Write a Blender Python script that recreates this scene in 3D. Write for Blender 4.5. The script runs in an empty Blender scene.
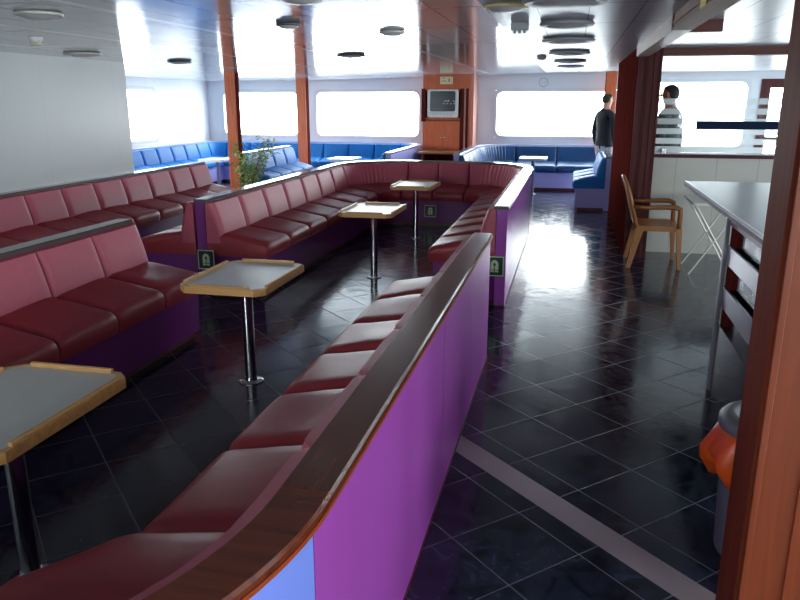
import bpy, bmesh, math, random
from mathutils import Vector, Matrix
random.seed(7)
S = bpy.context.scene
COL = S.collection
PI = math.pi

# ------------------------------------------------------------------ helpers
def world_loc(o):
    v = Vector((0, 0, 0))
    while o is not None:
        v += o.location; o = o.parent
    return v

def obj(name, bm, mat, parent=None, smooth=False, bevel=0.0, origin=None, auto=None):
    """link bmesh (built in world coordinates) as one object"""
    me = bpy.data.meshes.new(name)
    bmesh.ops.recalc_face_normals(bm, faces=bm.faces)
    if bevel > 0:
        bmesh.ops.bevel(bm, geom=[e for e in bm.edges if len(e.link_faces) == 2 and e.calc_face_angle(0) > 0.6],
                        offset=bevel, segments=2, profile=0.6, affect='EDGES', clamp_overlap=True)
    off = world_loc(parent) if parent is not None else Vector(origin or (0, 0, 0))
    bmesh.ops.translate(bm, verts=bm.verts, vec=-off)
    bm.to_mesh(me); bm.free()
    if smooth:
        for p in me.polygons: p.use_smooth = True
        if auto is not None:
            me.set_sharp_from_angle(angle=auto)
    for m in (mat if isinstance(mat, (list, tuple)) else [mat]):
        me.materials.append(m)
    o = bpy.data.objects.new(name, me); COL.objects.link(o)
    if parent is not None: o.parent = parent
    elif origin: o.location = off
    return o

def thing(name, label, cat, loc, group=None):
    o = bpy.data.objects.new(name, None); COL.objects.link(o)
    o.location = loc; o.empty_display_size = 0.1
    o['label'] = label; o['category'] = cat
    if group: o['group'] = group
    return o

def tag(o, label, cat, group=None):
    o['label'] = label; o['category'] = cat
    if group: o['group'] = group
    return o

def struct(name, bm, mat, parent=None, **k):
    o = obj(name, bm, mat, parent, **k); o['kind'] = 'structure'; return o

def dup(root, loc, label, group=None, rz=0):
    r = root.copy(); COL.objects.link(r); r.location = loc; r.rotation_euler = (0, 0, rz); r['label'] = label
    if group: r['group'] = group
    for ch in list(root.children):
        c = ch.copy(); COL.objects.link(c); c.parent = r
        for g in ch.children:
            d = g.copy(); COL.objects.link(d); d.parent = c
    return r

NB = bmesh.new
def box(bm, x0, x1, y0, y1, z0, z1):
    v = [bm.verts.new(p) for p in ((x0,y0,z0),(x1,y0,z0),(x1,y1,z0),(x0,y1,z0),(x0,y0,z1),(x1,y0,z1),(x1,y1,z1),(x0,y1,z1))]
    for f in ((0,3,2,1),(4,5,6,7),(0,1,5,4),(1,2,6,5),(2,3,7,6),(3,0,4,7)):
        bm.faces.new([v[i] for i in f])
    return bm

def bx(*a): return box(NB(), *a)

def prism(bm, pts, axis, a0, a1):
    """extrude a 2-D outline along an axis: pts in the other two axes, in order"""
    def mk(p, a):
        if axis == 'z': return (p[0], p[1], a)
        if axis == 'y': return (p[0], a, p[1])
        return (a, p[0], p[1])
    A = [bm.verts.new(mk(p, a0)) for p in pts]; B = [bm.verts.new(mk(p, a1)) for p in pts]
    n = len(pts)
    bm.faces.new(A[::-1]); bm.faces.new(B)
    for i in range(n):
        bm.faces.new((A[i], A[(i+1) % n], B[(i+1) % n], B[i]))
    return bm

def tube(bm, pts, r, seg=10, caps=True):
    pts = [Vector(p) for p in pts]; rs = r if isinstance(r, (list, tuple)) else [r]*len(pts)
    rings = []
    up = Vector((0, 0, 1))
    prev = None
    for i, p in enumerate(pts):
        d = (pts[min(i+1, len(pts)-1)] - pts[max(i-1, 0)]).normalized()
        if prev is None:
            a = d.cross(up) if abs(d.dot(up)) < .95 else d.cross(Vector((1, 0, 0)))
        else:
            a = prev - d * prev.dot(d)
        a.normalize(); b = d.cross(a); prev = a
        rings.append([bm.verts.new(p + rs[i]*(math.cos(2*PI*k/seg)*a + math.sin(2*PI*k/seg)*b)) for k in range(seg)])
    for i in range(len(rings)-1):
        for k in range(seg):
            bm.faces.new((rings[i][k], rings[i][(k+1) % seg], rings[i+1][(k+1) % seg], rings[i+1][k]))
    if caps:
        bm.faces.new(rings[0][::-1]); bm.faces.new(rings[-1])
    return bm

def lathe(bm, prof, c=(0, 0, 0), seg=28):
    """profile of (r, z) round the z axis at c"""
    rings = []
    for r, z in prof:
        if r < 1e-5:
            rings.append([bm.verts.new((c[0], c[1], c[2]+z))])
        else:
            rings.append([bm.verts.new((c[0]+r*math.cos(2*PI*k/seg), c[1]+r*math.sin(2*PI*k/seg), c[2]+z)) for k in range(seg)])
    for a, b in zip(rings, rings[1:]):
        for k in range(seg):
            k2 = (k+1) % seg
            if len(a) == 1 and len(b) == 1: continue
            if len(a) == 1: bm.faces.new((a[0], b[k], b[k2]))
            elif len(b) == 1: bm.faces.new((a[k], b[0], a[k2]))
            else: bm.faces.new((a[k], b[k], b[k2], a[k2]))
    return bm

# ------------------------------------------------------------------ materials
def srgb(r, g, b):
    f = lambda c: (c/12.92 if c <= .04045 else ((c+.055)/1.055)**2.4)
    return (f(r/255), f(g/255), f(b/255), 1)

def mat(name, col, rough=.5, metal=0, spec=.5, coat=0, var=0, scale=8, bump=0, trans=0, ior=None, stretch=None):
    m = bpy.data.materials.new(name); m.use_nodes = True
    nt = m.node_tree; b = nt.nodes['Principled BSDF']
    b.inputs['Base Color'].default_value = col
    b.inputs['Roughness'].default_value = rough
    b.inputs['Metallic'].default_value = metal
    b.inputs['Specular IOR Level'].default_value = spec
    b.inputs['Coat Weight'].default_value = coat
    b.inputs['Coat Roughness'].default_value = .08
    if ior: b.inputs['IOR'].default_value = ior
    if trans: b.inputs['Transmission Weight'].default_value = trans
    tc = nt.nodes.new('ShaderNodeTexCoord')
    src = tc.outputs['Object']
    if stretch:
        mp = nt.nodes.new('ShaderNodeMapping'); mp.inputs['Scale'].default_value = stretch
        nt.links.new(src, mp.inputs['Vector']); src = mp.outputs['Vector']
    if var or bump:
        nz = nt.nodes.new('ShaderNodeTexNoise'); nz.inputs['Scale'].default_value = scale
        nz.inputs['Detail'].default_value = 5
        nt.links.new(src, nz.inputs['Vector'])
        if var:
            mx = nt.nodes.new('ShaderNodeMix'); mx.data_type = 'RGBA'
            mx.inputs['A'].default_value = tuple(c*(1-var) for c in col[:3])+(1,)
            mx.inputs['B'].default_value = tuple(min(1, c*(1+var)) for c in col[:3])+(1,)
            nt.links.new(nz.outputs['Fac'], mx.inputs['Factor'])
            nt.links.new(mx.outputs['Result'], b.inputs['Base Color'])
        if bump:
            bp = nt.nodes.new('ShaderNodeBump'); bp.inputs['Strength'].default_value = bump; bp.inputs['Distance'].default_value = .01
            nt.links.new(nz.outputs['Fac'], bp.inputs['Height']); nt.links.new(bp.outputs['Normal'], b.inputs['Normal'])
    return m

def wood(name, c1, c2, rough=.35, axis='z', coat=.3, scale=1.0, spec=.5):
    m = bpy.data.materials.new(name); m.use_nodes = True
    nt = m.node_tree; b = nt.nodes['Principled BSDF']
    tc = nt.nodes.new('ShaderNodeTexCoord'); mp = nt.nodes.new('ShaderNodeMapping')
    sc = {'z': (30, 30, 1.6), 'y': (30, 1.6, 30), 'x': (1.6, 30, 30)}[axis]
    mp.inputs['Scale'].default_value = tuple(s*scale for s in sc)
    nz = nt.nodes.new('ShaderNodeTexNoise'); nz.inputs['Scale'].default_value = 1.5; nz.inputs['Detail'].default_value = 6
    nz.inputs['Distortion'].default_value = .6
    cr = nt.nodes.new('ShaderNodeValToRGB')
    cr.color_ramp.elements[0].position = .3; cr.color_ramp.elements[0].color = c1
    cr.color_ramp.elements[1].position = .7; cr.color_ramp.elements[1].color = c2
    nt.links.new(tc.outputs['Object'], mp.inputs['Vector']); nt.links.new(mp.outputs['Vector'], nz.inputs['Vector'])
    nt.links.new(nz.outputs['Fac'], cr.inputs['Fac']); nt.links.new(cr.outputs['Color'], b.inputs['Base Color'])
    b.inputs['Roughness'].default_value = rough; b.inputs['Coat Weight'].default_value = coat; b.inputs['Specular IOR Level'].default_value = spec
    b.inputs['Coat Roughness'].default_value = .12
    return m

def M_floor():
    m = bpy.data.materials.new('navy_marble_tile'); m.use_nodes = True
    nt = m.node_tree; N = nt.nodes; L = nt.links; b = N['Principled BSDF']
    tc = N.new('ShaderNodeTexCoord'); sp = N.new('ShaderNodeSeparateXYZ'); L.new(tc.outputs['Object'], sp.inputs[0])
    def mth(op, a, bb=None, c=None):
        n = N.new('ShaderNodeMath'); n.operation = op
        for i, v in enumerate((a, bb, c)):
            if v is None: continue
            if isinstance(v, (int, float)): n.inputs[i].default_value = v
            else: L.new(v, n.inputs[i])
        return n.outputs[0]
    x, y = sp.outputs[0], sp.outputs[1]
    mm = mth('MULTIPLY', mth('ADD', x, y), .70711)
    nn = mth('MULTIPLY', mth('SUBTRACT', x, y), .70711)
    T = .3425
    def line(v, o):
        u = mth('DIVIDE', mth('SUBTRACT', v, o), T)
        fr = mth('FRACT', u)
        d = mth('ABSOLUTE', mth('SUBTRACT', fr, .5))
        return mth('GREATER_THAN', d, .5 - .0078), mth('FLOOR', u)
    g1, i1 = line(mm, 1.502); g2, i2 = line(nn, -2.018)
    grout = mth('MAXIMUM', g1, g2)
    cmb = N.new('ShaderNodeCombineXYZ'); L.new(i1, cmb.inputs[0]); L.new(i2, cmb.inputs[1])
    wn = N.new('ShaderNodeTexWhiteNoise'); wn.noise_dimensions = '3D'; L.new(cmb.outputs[0], wn.inputs['Vector'])
    # marble clouding, offset per tile
    ad = N.new('ShaderNodeVectorMath'); ad.operation = 'ADD'
    L.new(tc.outputs['Object'], ad.inputs[0]); L.new(wn.outputs['Color'], ad.inputs[1])
    nz = N.new('ShaderNodeTexNoise'); nz.inputs['Scale'].default_value = 9; nz.inputs['Detail'].default_value = 8
    nz.inputs['Roughness'].default_value = .62; nz.inputs['Distortion'].default_value = 1.2
    L.new(ad.outputs[0], nz.inputs['Vector'])
    cr = N.new('ShaderNodeValToRGB'); e = cr.color_ramp.elements
    e[0].position = .36; e[0].color = (.001, .003, .010, 1)
    e[1].position = .78; e[1].color = (.028, .042, .078, 1)
    L.new(nz.outputs['Fac'], cr.inputs['Fac'])
    m1 = N.new('ShaderNodeMix'); m1.data_type = 'RGBA'
    L.new(grout, m1.inputs['Factor']); L.new(cr.outputs['Color'], m1.inputs['A']); m1.inputs['B'].default_value = (.085, .093, .11, 1)
    # pale border strip crossing the aisle
    inb = mth('MULTIPLY', mth('GREATER_THAN', mm, 1.948), mth('LESS_THAN', mm, 2.078))
    inb = mth('MULTIPLY', inb, mth('GREATER_THAN', x, -.5))
    m2 = N.new('ShaderNodeMix'); m2.data_type = 'RGBA'
    L.new(inb, m2.inputs['Factor']); L.new(m1.outputs['Result'], m2.inputs['A']); m2.inputs['B'].default_value = (.30, .255, .26, 1)
    L.new(m2.outputs['Result'], b.inputs['Base Color'])
    rg = N.new('ShaderNodeMapRange'); L.new(nz.outputs['Fac'], rg.inputs[0])
    rg.inputs[1].default_value = .3; rg.inputs[2].default_value = .75; rg.inputs[3].default_value = .07; rg.inputs[4].default_value = .24
    rr = mth('MAXIMUM', rg.outputs[0], mth('MULTIPLY', mth('MAXIMUM', grout, inb), .4))
    L.new(rr, b.inputs['Roughness'])
    b.inputs['IOR'].default_value = 1.6
    bp = N.new('ShaderNodeBump'); bp.inputs['Strength'].default_value = .4; bp.inputs['Distance'].default_value = .003
    n2 = N.new('ShaderNodeTexNoise'); n2.inputs['Scale'].default_value = 7; n2.inputs['Detail'].default_value = 3
    L.new(ad.outputs[0], n2.inputs['Vector'])
    hh = mth('SUBTRACT', n2.outputs['Fac'], mth('MULTIPLY', grout, .5))
    L.new(hh, bp.inputs['Height']); L.new(bp.outputs['Normal'], b.inputs['Normal'])
    return m

def M_ceiling():
    m = bpy.data.materials.new('glossy_ceiling_panel'); m.use_nodes = True
    nt = m.node_tree; N = nt.nodes; L = nt.links; b = N['Principled BSDF']
    tc = N.new('ShaderNodeTexCoord'); sp = N.new('ShaderNodeSeparateXYZ'); L.new(tc.outputs['Object'], sp.inputs[0])
    def mth(op, a, bb):
        n = N.new('ShaderNodeMath'); n.operation = op
        for i, v in enumerate((a, bb)):
            if isinstance(v, (int, float)): n.inputs[i].default_value = v
            else: L.new(v, n.inputs[i])
        return n.outputs[0]
    def line(v, o, T, w):
        fr = mth('FRACT', mth('DIVIDE', mth('SUBTRACT', v, o), T), 0)
        return mth('GREATER_THAN', mth('ABSOLUTE', mth('SUBTRACT', fr, .5), 0), .5 - w/T/2)
    gx = line(sp.outputs[0], -.25, .31, .010); gy = line(sp.outputs[1], 5.75, 1.125, .020)
    g = mth('MAXIMUM', gx, gy)
    mx = N.new('ShaderNodeMix'); mx.data_type = 'RGBA'
    mx.inputs['A'].default_value = (.52, .54, .57, 1); mx.inputs['B'].default_value = (.12, .125, .14, 1)
    L.new(g, mx.inputs['Factor'])
    st = mth('MULTIPLY', line(sp.outputs[0], -2.62, 1.0, .07), mth('LESS_THAN', sp.outputs[0], -.7))   # pale lengthwise strips
    m3 = N.new('ShaderNodeMix'); m3.data_type = 'RGBA'; L.new(st, m3.inputs['Factor'])
    L.new(mx.outputs['Result'], m3.inputs['A']); m3.inputs['B'].default_value = (.80, .82, .84, 1)
    L.new(m3.outputs['Result'], b.inputs['Base Color'])
    b.inputs['IOR'].default_value = 1.7
    right = mth('GREATER_THAN', sp.outputs[0], -.56)     # satin panels over the aisle, polished ones to the left
    rgh = mth('ADD', mth('MULTIPLY', right, .20), .12); L.new(rgh, b.inputs['Roughness'])
    spc = mth('SUBTRACT', .5, mth('MULTIPLY', right, .34)); L.new(spc, b.inputs['Specular IOR Level'])
    nz = N.new('ShaderNodeTexNoise'); nz.inputs['Scale'].default_value = 1.3; nz.inputs['Detail'].default_value = 1
    L.new(tc.outputs['Object'], nz.inputs['Vector'])
    bp = N.new('ShaderNodeBump'); bp.inputs['Strength'].default_value = .12; bp.inputs['Distance'].default_value = .02
    L.new(nz.outputs['Fac'], bp.inputs['Height']); L.new(bp.outputs['Normal'], b.inputs['Normal'])
    return m

def M_panel(name, col, rough, seam_axis, period, off=0, seam=(.3, .3, .3, 1), w=.006):
    m = mat(name, col, rough)
    nt = m.node_tree; N = nt.nodes; L = nt.links; b = N['Principled BSDF']
    tc = N.new('ShaderNodeTexCoord'); sp = N.new('ShaderNodeSeparateXYZ'); L.new(tc.outputs['Object'], sp.inputs[0])
    def mth(op, a, bb):
        n = N.new('ShaderNodeMath'); n.operation = op
        for i, v in enumerate((a, bb)):
            if isinstance(v, (int, float)): n.inputs[i].default_value = v
            else: L.new(v, n.inputs[i])
        return n.outputs[0]
    fr = mth('FRACT', mth('DIVIDE', mth('SUBTRACT', sp.outputs[seam_axis], off), period), 0)
    g = mth('GREATER_THAN', mth('ABSOLUTE', mth('SUBTRACT', fr, .5), 0), .5 - w/period/2)
    mx = N.new('ShaderNodeMix'); mx.data_type = 'RGBA'; mx.inputs['A'].default_value = col; mx.inputs['B'].default_value = seam
    L.new(g, mx.inputs['Factor']); L.new(mx.outputs['Result'], b.inputs['Base Color'])
    return m

def M_glass():
    m = bpy.data.materials.new('window_glass'); m.use_nodes = True
    nt = m.node_tree; nt.nodes.clear()
    o = nt.nodes.new('ShaderNodeOutputMaterial'); mx = nt.nodes.new('ShaderNodeMixShader')
    t = nt.nodes.new('ShaderNodeBsdfTransparent'); t.inputs[0].default_value = (.95, .98, .98, 1)
    g = nt.nodes.new('ShaderNodeBsdfGlossy'); g.inputs['Roughness'].default_value = .02
    f = nt.nodes.new('ShaderNodeLayerWeight'); f.inputs[0].default_value = .5
    pw = nt.nodes.new('ShaderNodeMath'); pw.operation = 'POWER'; pw.inputs[1].default_value = 5
    ma = nt.nodes.new('ShaderNodeMath'); ma.operation = 'MULTIPLY_ADD'; ma.inputs[1].default_value = .5; ma.inputs[2].default_value = .03
    nt.links.new(f.outputs['Facing'], pw.inputs[0]); nt.links.new(pw.outputs[0], ma.inputs[0])
    nt.links.new(ma.outputs[0], mx.inputs[0]); nt.links.new(t.outputs[0], mx.inputs[1]); nt.links.new(g.outputs[0], mx.inputs[2])
    nt.links.new(mx.outputs[0], o.inputs[0])
    return m

def M_frost():
    m = bpy.data.materials.new('frosted_band'); m.use_nodes = True
    nt = m.node_tree; nt.nodes.clear()
    o = nt.nodes.new('ShaderNodeOutputMaterial')
    a = nt.nodes.new('ShaderNodeMixShader'); a.inputs[0].default_value = .7
    d = nt.nodes.new('ShaderNodeBsdfDiffuse'); d.inputs[0].default_value = (.93, .97, .97, 1)
    t = nt.nodes.new('ShaderNodeBsdfTranslucent'); t.inputs[0].default_value = (.96, .99, 1, 1)
    nt.links.new(d.outputs[0], a.inputs[1]); nt.links.new(t.outputs[0], a.inputs[2]); b2 = nt.nodes.new('ShaderNodeMixShader'); b2.inputs[0].default_value = .35
    tr = nt.nodes.new('ShaderNodeBsdfTransparent')
    nt.links.new(a.outputs[0], b2.inputs[1]); nt.links.new(tr.outputs[0], b2.inputs[2]); nt.links.new(b2.outputs[0], o.inputs[0])
    return m

FLOOR = M_floor(); CEIL = M_ceiling(); GLASS = M_glass(); FROST = M_frost()
WALLW = M_panel('white_wall_panel', (.72, .75, .77, 1), .3, 1, 1.25, .2, (.5, .52, .54, 1))
WALLG = M_panel('grey_wall_panel', (.49, .53, .535, 1), .32, 1, 1.2, .45, (.42, .45, .46, 1), .005)
WALLF = mat('far_wall_paint', (.60, .63, .68, 1), .4)
TILEW = M_panel('cream_wall_tile', (.40, .40, .36, 1), .3, 0, .42, .3, (.27, .27, .25, 1), .008)
RED = mat('burgundy_vinyl', srgb(152, 49, 58), .4, var=.18, scale=14, bump=.12, spec=.45)
REDB = mat('lit_burgundy_back_vinyl', srgb(176, 76, 98), .5, var=.12, scale=20, bump=.08, spec=.6)  # seat vinyl made pinker: light falling on the backs is in the colour
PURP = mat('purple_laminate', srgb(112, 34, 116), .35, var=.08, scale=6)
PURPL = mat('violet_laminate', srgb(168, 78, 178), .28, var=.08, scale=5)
PERI = mat('periwinkle_daylight_sheen', srgb(124, 146, 235), .3, var=.04, scale=5)  # reflected bluish daylight on the curved purple panels, put into the colour
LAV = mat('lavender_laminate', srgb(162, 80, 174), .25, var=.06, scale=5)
BLUE = mat('blue_vinyl', srgb(26, 116, 188), .55, var=.12, scale=16, bump=.08, spec=.25)
BLUED = mat('navy_blue_vinyl', srgb(20, 72, 122), .4, var=.12, scale=16, bump=.08)
LILAC = mat('lilac_blue_laminate', srgb(178, 178, 240), .35, var=.06, scale=6)
KICK = mat('dark_kick_board', srgb(84, 34, 32), .4, var=.2)
CAPW = wood('mahogany_cap', srgb(74, 38, 30), srgb(104, 54, 40), .22, 'y', .5)
CAPR = wood('red_mahogany_cap', srgb(84, 36, 22), srgb(116, 52, 30), .22, 'x', .5, .6)
CAPE = mat('cap_edge_varnish', srgb(150, 66, 30), .3)
CAPG = mat('grey_brown_cap', srgb(84, 72, 72), .22, var=.12, scale=9, coat=.4)
CAPB = mat('pale_blue_cap', srgb(150, 160, 185), .2, coat=.4)
MAHO = wood('red_mahogany', srgb(76, 30, 27), srgb(104, 42, 35), .8, 'z', 0, 1, 0)
MAHOD = wood('dark_mahogany', srgb(62, 26, 26), srgb(82, 36, 36), .65, 'z', 0, 1, .25)
ORNG = wood('orange_wood', srgb(176, 78, 38), srgb(204, 102, 54), .45, 'z', .1)
NEARW = wood('varnished_teak', srgb(120, 52, 24), srgb(138, 63, 31), .45, 'z', .15, .8)
BEAMW = wood('beam_wood', srgb(86, 44, 36), srgb(104, 56, 46), .6, 'x', 0)
FASC = wood('fascia_wood', srgb(112, 76, 62), srgb(140, 98, 80), .6, 'y', 0, 1, .3)
OAK = wood('pale_oak_edge', srgb(188, 138, 78), srgb(214, 166, 104), .4, 'x', .2)
TOPG = mat('grey_laminate_top', srgb(200, 200, 196), .34, var=.06, scale=30)
TOPW = mat('white_laminate_top', srgb(225, 226, 224), .3, var=.03, scale=30)
CHROME = mat('chrome', (.62, .63, .66, 1), .16, 1)
STEEL = mat('brushed_steel', (.24, .24, .28, 1), .3, 1)
MIRROR = mat('polished_steel', (.72, .75, .78, 1), .06, 1)
WHITE = mat('white_plastic', (.80, .81, .82, 1), .35)
GREYP = mat('grey_plastic', (.36, .37, .39, 1), .4)
DGREY = mat('dark_grey_plastic', (.09, .095, .10, 1), .4)
BLACK = mat('black_rubber', (.01, .01, .012, 1), .5)
CREAM = mat('cream_plastic', srgb(222, 208, 160), .4)
SCREEN = mat('crt_glass', srgb(52, 58, 60), .08)
SILVER = mat('silver_plastic', srgb(206, 206, 200), .35, metal=.2)
TAN = mat('tan_plastic', srgb(140, 92, 48), .38, var=.06, scale=8)
NAVY = mat('navy_board', srgb(16, 32, 60), .8, spec=.15)
GREENS = mat('sign_green', srgb(16, 70, 46), .4)
SIGNW = mat('sign_cream', srgb(206, 218, 190), .4)
SIGND = mat('sign_dark', srgb(18, 34, 28), .4)
YELL = mat('yellow_sticker', srgb(236, 206, 40), .5)
ORBAG = mat('orange_bin_bag', srgb(214, 88, 22), .35, var=.2, scale=12, bump=.3)
BINP = mat('grey_bin_plastic', srgb(98, 104, 110), .4)
LEAF = mat('leaf_green', srgb(140, 164, 88), .45, var=.4, scale=6)
LEAFL = mat('leaf_pale', srgb(204, 212, 150), .4, var=.3, scale=6)
STEM = mat('plant_stem', srgb(96, 78, 52), .7)
POT = mat('terracotta_pot', srgb(120, 66, 44), .7)
SOIL = mat('potting_soil', srgb(48, 36, 28), .9)
COUNT = mat('counter_top_laminate', srgb(80, 82, 88), .28, var=.05, scale=20, spec=.3)
SKIN = mat('skin', srgb(196, 146, 122), .5)
HAIR = mat('dark_hair', srgb(34, 26, 24), .6)
JACK = mat('dark_jacket', srgb(26, 26, 34), .8)
TROU = mat('pale_trousers', srgb(170, 172, 180), .8)
SHIRT = mat('grey_green_shirt', srgb(62, 74, 72), .8)
SHOE = mat('dark_shoes', srgb(24, 22, 22), .5)

# ------------------------------------------------------------------ camera
cam = bpy.data.cameras.new('camera'); co = bpy.data.objects.new('camera', cam); COL.objects.link(co)
cam.sensor_width = 36; cam.lens = 36*727/800; cam.clip_start = .02
fw = Vector((-.21686, .94017, -.26278)); up = Vector((-.05906, .25606, .96486)); rt = Vector((.97441, .22476, 0))
co.matrix_world = Matrix(((rt.x, up.x, -fw.x, 0), (rt.y, up.y, -fw.y, 0), (rt.z, up.z, -fw.z, 1.65), (0, 0, 0, 1)))
S.camera = co

# ------------------------------------------------------------------ setting
XL, XR, YB, YF = -7.8, 5.0, -3.0, 15.1
struct('floor', bx(XL-.1, XR+.1, YB-.1, YF+.1, -.08, 0), FLOOR)
def zc(x):
    return 2.2 if x > -.6 else max(2.09, 2.2-(-.6-x)*.11/4.6)
bm = NB(); xs = [XL-.1, -5.2, -.6, XR+.1]
lo = [(x, zc(x)) for x in xs]; pts = lo + [(XR+.1, 2.3), (XL-.1, 2.3)]
prism(bm, pts, 'y', YB-.1, YF+.1)
struct('ceiling', bm, CEIL)

def wall_with_holes(fixed, d0, d1, a0, a1, z0, z1, holes):
    """wall slab; fixed axis 'x' or 'y' spans d0..d1, runs a0..a1; holes (a, b, zlo, zhi)"""
    bm = NB(); cuts = sorted(holes)
    def blk(p, q, zl, zh):
        if q-p < 1e-4 or zh-zl < 1e-4: return
        if fixed == 'y': box(bm, p, q, d0, d1, zl, zh)
        else: box(bm, d0, d1, p, q, zl, zh)
    cur = a0
    for (a, b, zl, zh) in cuts:
        blk(cur, a, z0, z1); blk(a, b, z0, zl); blk(a, b, zh, z1); cur = b
    blk(cur, a1, z0, z1)
    return bm

def rrect(a0, a1, z0, z1, r, n=6):
    out = []
    for cx, cz, st in ((a1-r, z1-r, 0), (a0+r, z1-r, 90), (a0+r, z0+r, 180), (a1-r, z0+r, 270)):
        for i in range(n+1):
            t = math.radians(st + 90*i/n); out.append((cx+r*math.cos(t), cz+r*math.sin(t)))
    return out

WN = [0]
FRAME = mat('window_frame_paint', (.55, .58, .62, 1), .35)
def window(fixed, d_in, d_out, a0, a1, z0, z1, r=.12):
    WN[0] += 1
    root = bpy.data.objects.new('window_%d' % WN[0], None); COL.objects.link(root); root['kind'] = 'structure'
    s = 1 if d_out > d_in else -1
    root.location = ((a0+a1)/2, d_in, z0) if fixed == 'y' else (d_in, (a0+a1)/2, z0)
    outer = rrect(a0-.03, a1+.03, z0-.03, z1+.03, r+.02); inner = rrect(a0+.035, a1-.035, z0+.035, z1-.035, r)
    bm = NB(); n = len(outer)
    def P(p, d): return (p[0], d, p[1]) if fixed == 'y' else (d, p[0], p[1])
    layers = []
    for ring, d in ((outer, d_in-s*.018), (inner, d_in-s*.018), (inner, d_out), (outer, d_in)):
        layers.append([bm.verts.new(P(p, d)) for p in ring])
    for A, B in ((0, 1), (1, 2), (3, 0)):
        for i in range(n):
            j = (i+1) % n
            bm.faces.new((layers[A][i], layers[A][j], layers[B][j], layers[B][i]))
    # outside return that closes the corners of the hole
    sq = [(a1, z1)]*1
    o2 = [bm.verts.new(P(p, d_out)) for p in rrect(a0-.03, a1+.03, z0-.03, z1+.03, r+.02)]
    for i in range(n):
        j = (i+1) % n; bm.faces.new((layers[2][i], layers[2][j], o2[j], o2[i]))
    struct('window_frame', bm, FRAME, root)
    bm = NB()
    m = (d_in+d_out)/2
    prism(bm, inner, fixed, m-.004, m+.004)
    struct('pane', bm, GLASS, root)
    # daylight portal at the opening
    ld = bpy.data.lights.new('daylight_portal', 'AREA'); ld.shape = 'RECTANGLE'; ld.size = a1-a0; ld.size_y = z1-z0
    ld.cycles.is_portal = True
    lo_ = bpy.data.objects.new('daylight_portal', ld); COL.objects.link(lo_)
    ctr = Vector(((a0+a1)/2, d_out+s*.03, (z0+z1)/2)) if fixed == 'y' else Vector((d_out+s*.03, (a0+a1)/2, (z0+z1)/2))
    dirv = Vector((0, -s, 0)) if fixed == 'y' else Vector((-s, 0, 0))
    lo_.location = ctr; lo_.rotation_euler = dirv.to_track_quat('-Z', 'Y').to_euler()

WT = .12
far_holes = [(-7.45, -5.68, .93, 1.88), (-5.32, -3.05, .93, 1.88), (-1.53, .80, .96, 1.88), (.98, 3.16, .80, 2.04), (3.40, 4.26, .02, 2.0)]
struct('wall_far', wall_with_holes('y', YF, YF+WT, XL-WT, XR+WT, 0, 2.25, far_holes), WALLF)
for h in far_holes[:4]: window('y', YF, YF+WT, *h)
left_holes = [(8.35, 9.9, .93, 1.9), (10.3, 11.5, .93, 1.9), (11.75, 13.0, .93, 1.9)]
struct('wall_left', wall_with_holes('x', XL-WT, XL, YB-WT, YF, 0, 2.25, left_holes), WALLW)
for h in left_holes: window('x', XL, XL-WT, *h)
right_holes = [(-2.4, -.8, .8, 2.0), (-.5, 1.1, .8, 2.0), (1.6, 3.2, .95, 1.9), (3.6, 5.2, .95, 1.9), (5.6, 7.2, .95, 1.9), (9.2, 11.0, .95, 1.95), (11.6, 14.2, .95, 1.95)]
struct('wall_right', wall_with_holes('x', XR, XR+WT, YB-WT, YF, 0, 2.25, right_holes), WALLW)
for h in right_holes: window('x', XR, XR+WT, *h)
back_holes = [(-4.4, -2.8, .95, 1.9), (-1.9, -.3, .95, 1.9), (2.6, 4.2, .95, 1.9)]
struct('wall_back', wall_with_holes('y', YB-WT, YB, XL-WT, XR+WT, 0, 2.25, back_holes), WALLW)
for h in back_holes: window('y', YB, YB-WT, *h)
# bulkhead of the cabin on the left, grey panels towards the saloon
bm = NB(); box(bm, -5.16, -5.10, YB, 7.9, 0, 2.15); box(bm, XL, -5.16, 7.84, 7.9, 0, 2.15)
struct('wall_bulkhead', bm, WALLG)
# glazed door with dark frame in the far wall, right
root = bpy.data.objects.new('door_1', None); COL.objects.link(root); root['kind'] = 'structure'; root.location = (3.82, YF, 0)
bm = NB(); 
for a in ((3.35, 3.51, 0, 2.06), (4.15, 4.31, 0, 2.06), (3.51, 4.15, 1.9, 2.06), (3.51, 4.15, 0, .5), (3.51, 4.15, .95, 1.02)):
    box(bm, a[0], a[1], YF-.03, YF+.06, a[2], a[3])
struct('door_frame', bm, MAHOD, root)
struct('pane', bx(3.51, 4.15, YF+.01, YF+.018, .5, 1.9), GLASS, root)
# wood-panelled screen wall along the aisle and the beam over the bar opening
bm = NB(); box(bm, .63, .86, 8.2, 11.5, 0, 2.2)
for y in (8.2,): 
    box(bm, .625, .645, 8.185, 8.2, 0, 2.2)
    for x in (.70, .72, .785, .84): box(bm, x, x+.012, 8.19, 8.2, 0, 2.2)
struct('wall_aisle', bm, MAHOD)
bm = NB()
y = 8.26
while y < 11.4:
    box(bm, .618, .63, y, y+.40, .0, 2.2); y += .44
struct('trim_1', bm, MAHO)
struct('trim_2', bx(.60, .72, 5.3, 8.2, 2.10, 2.2), mat('pale_fascia', srgb(166, 140, 132), .4))
bm = NB(); box(bm, .60, .72, 2.3, 5.3, 2.10, 2.2); box(bm, .592, .60, 2.3, 5.3, 2.135, 2.15); box(bm, .592, .60, 2.3, 5.3, 2.10, 2.112); box(bm, .59, .60, 5.26, 5.3, 2.1, 2.2)
struct('trim_3', bm, FASC)
struct('trim_4', bx(.72, .97, 5.68, 5.75, 2.12, 2.2), BEAMW)
struct('trim_5', bx(.86, XR, 8.5, 8.66, 2.12, 2.2), BEAMW)
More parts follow.
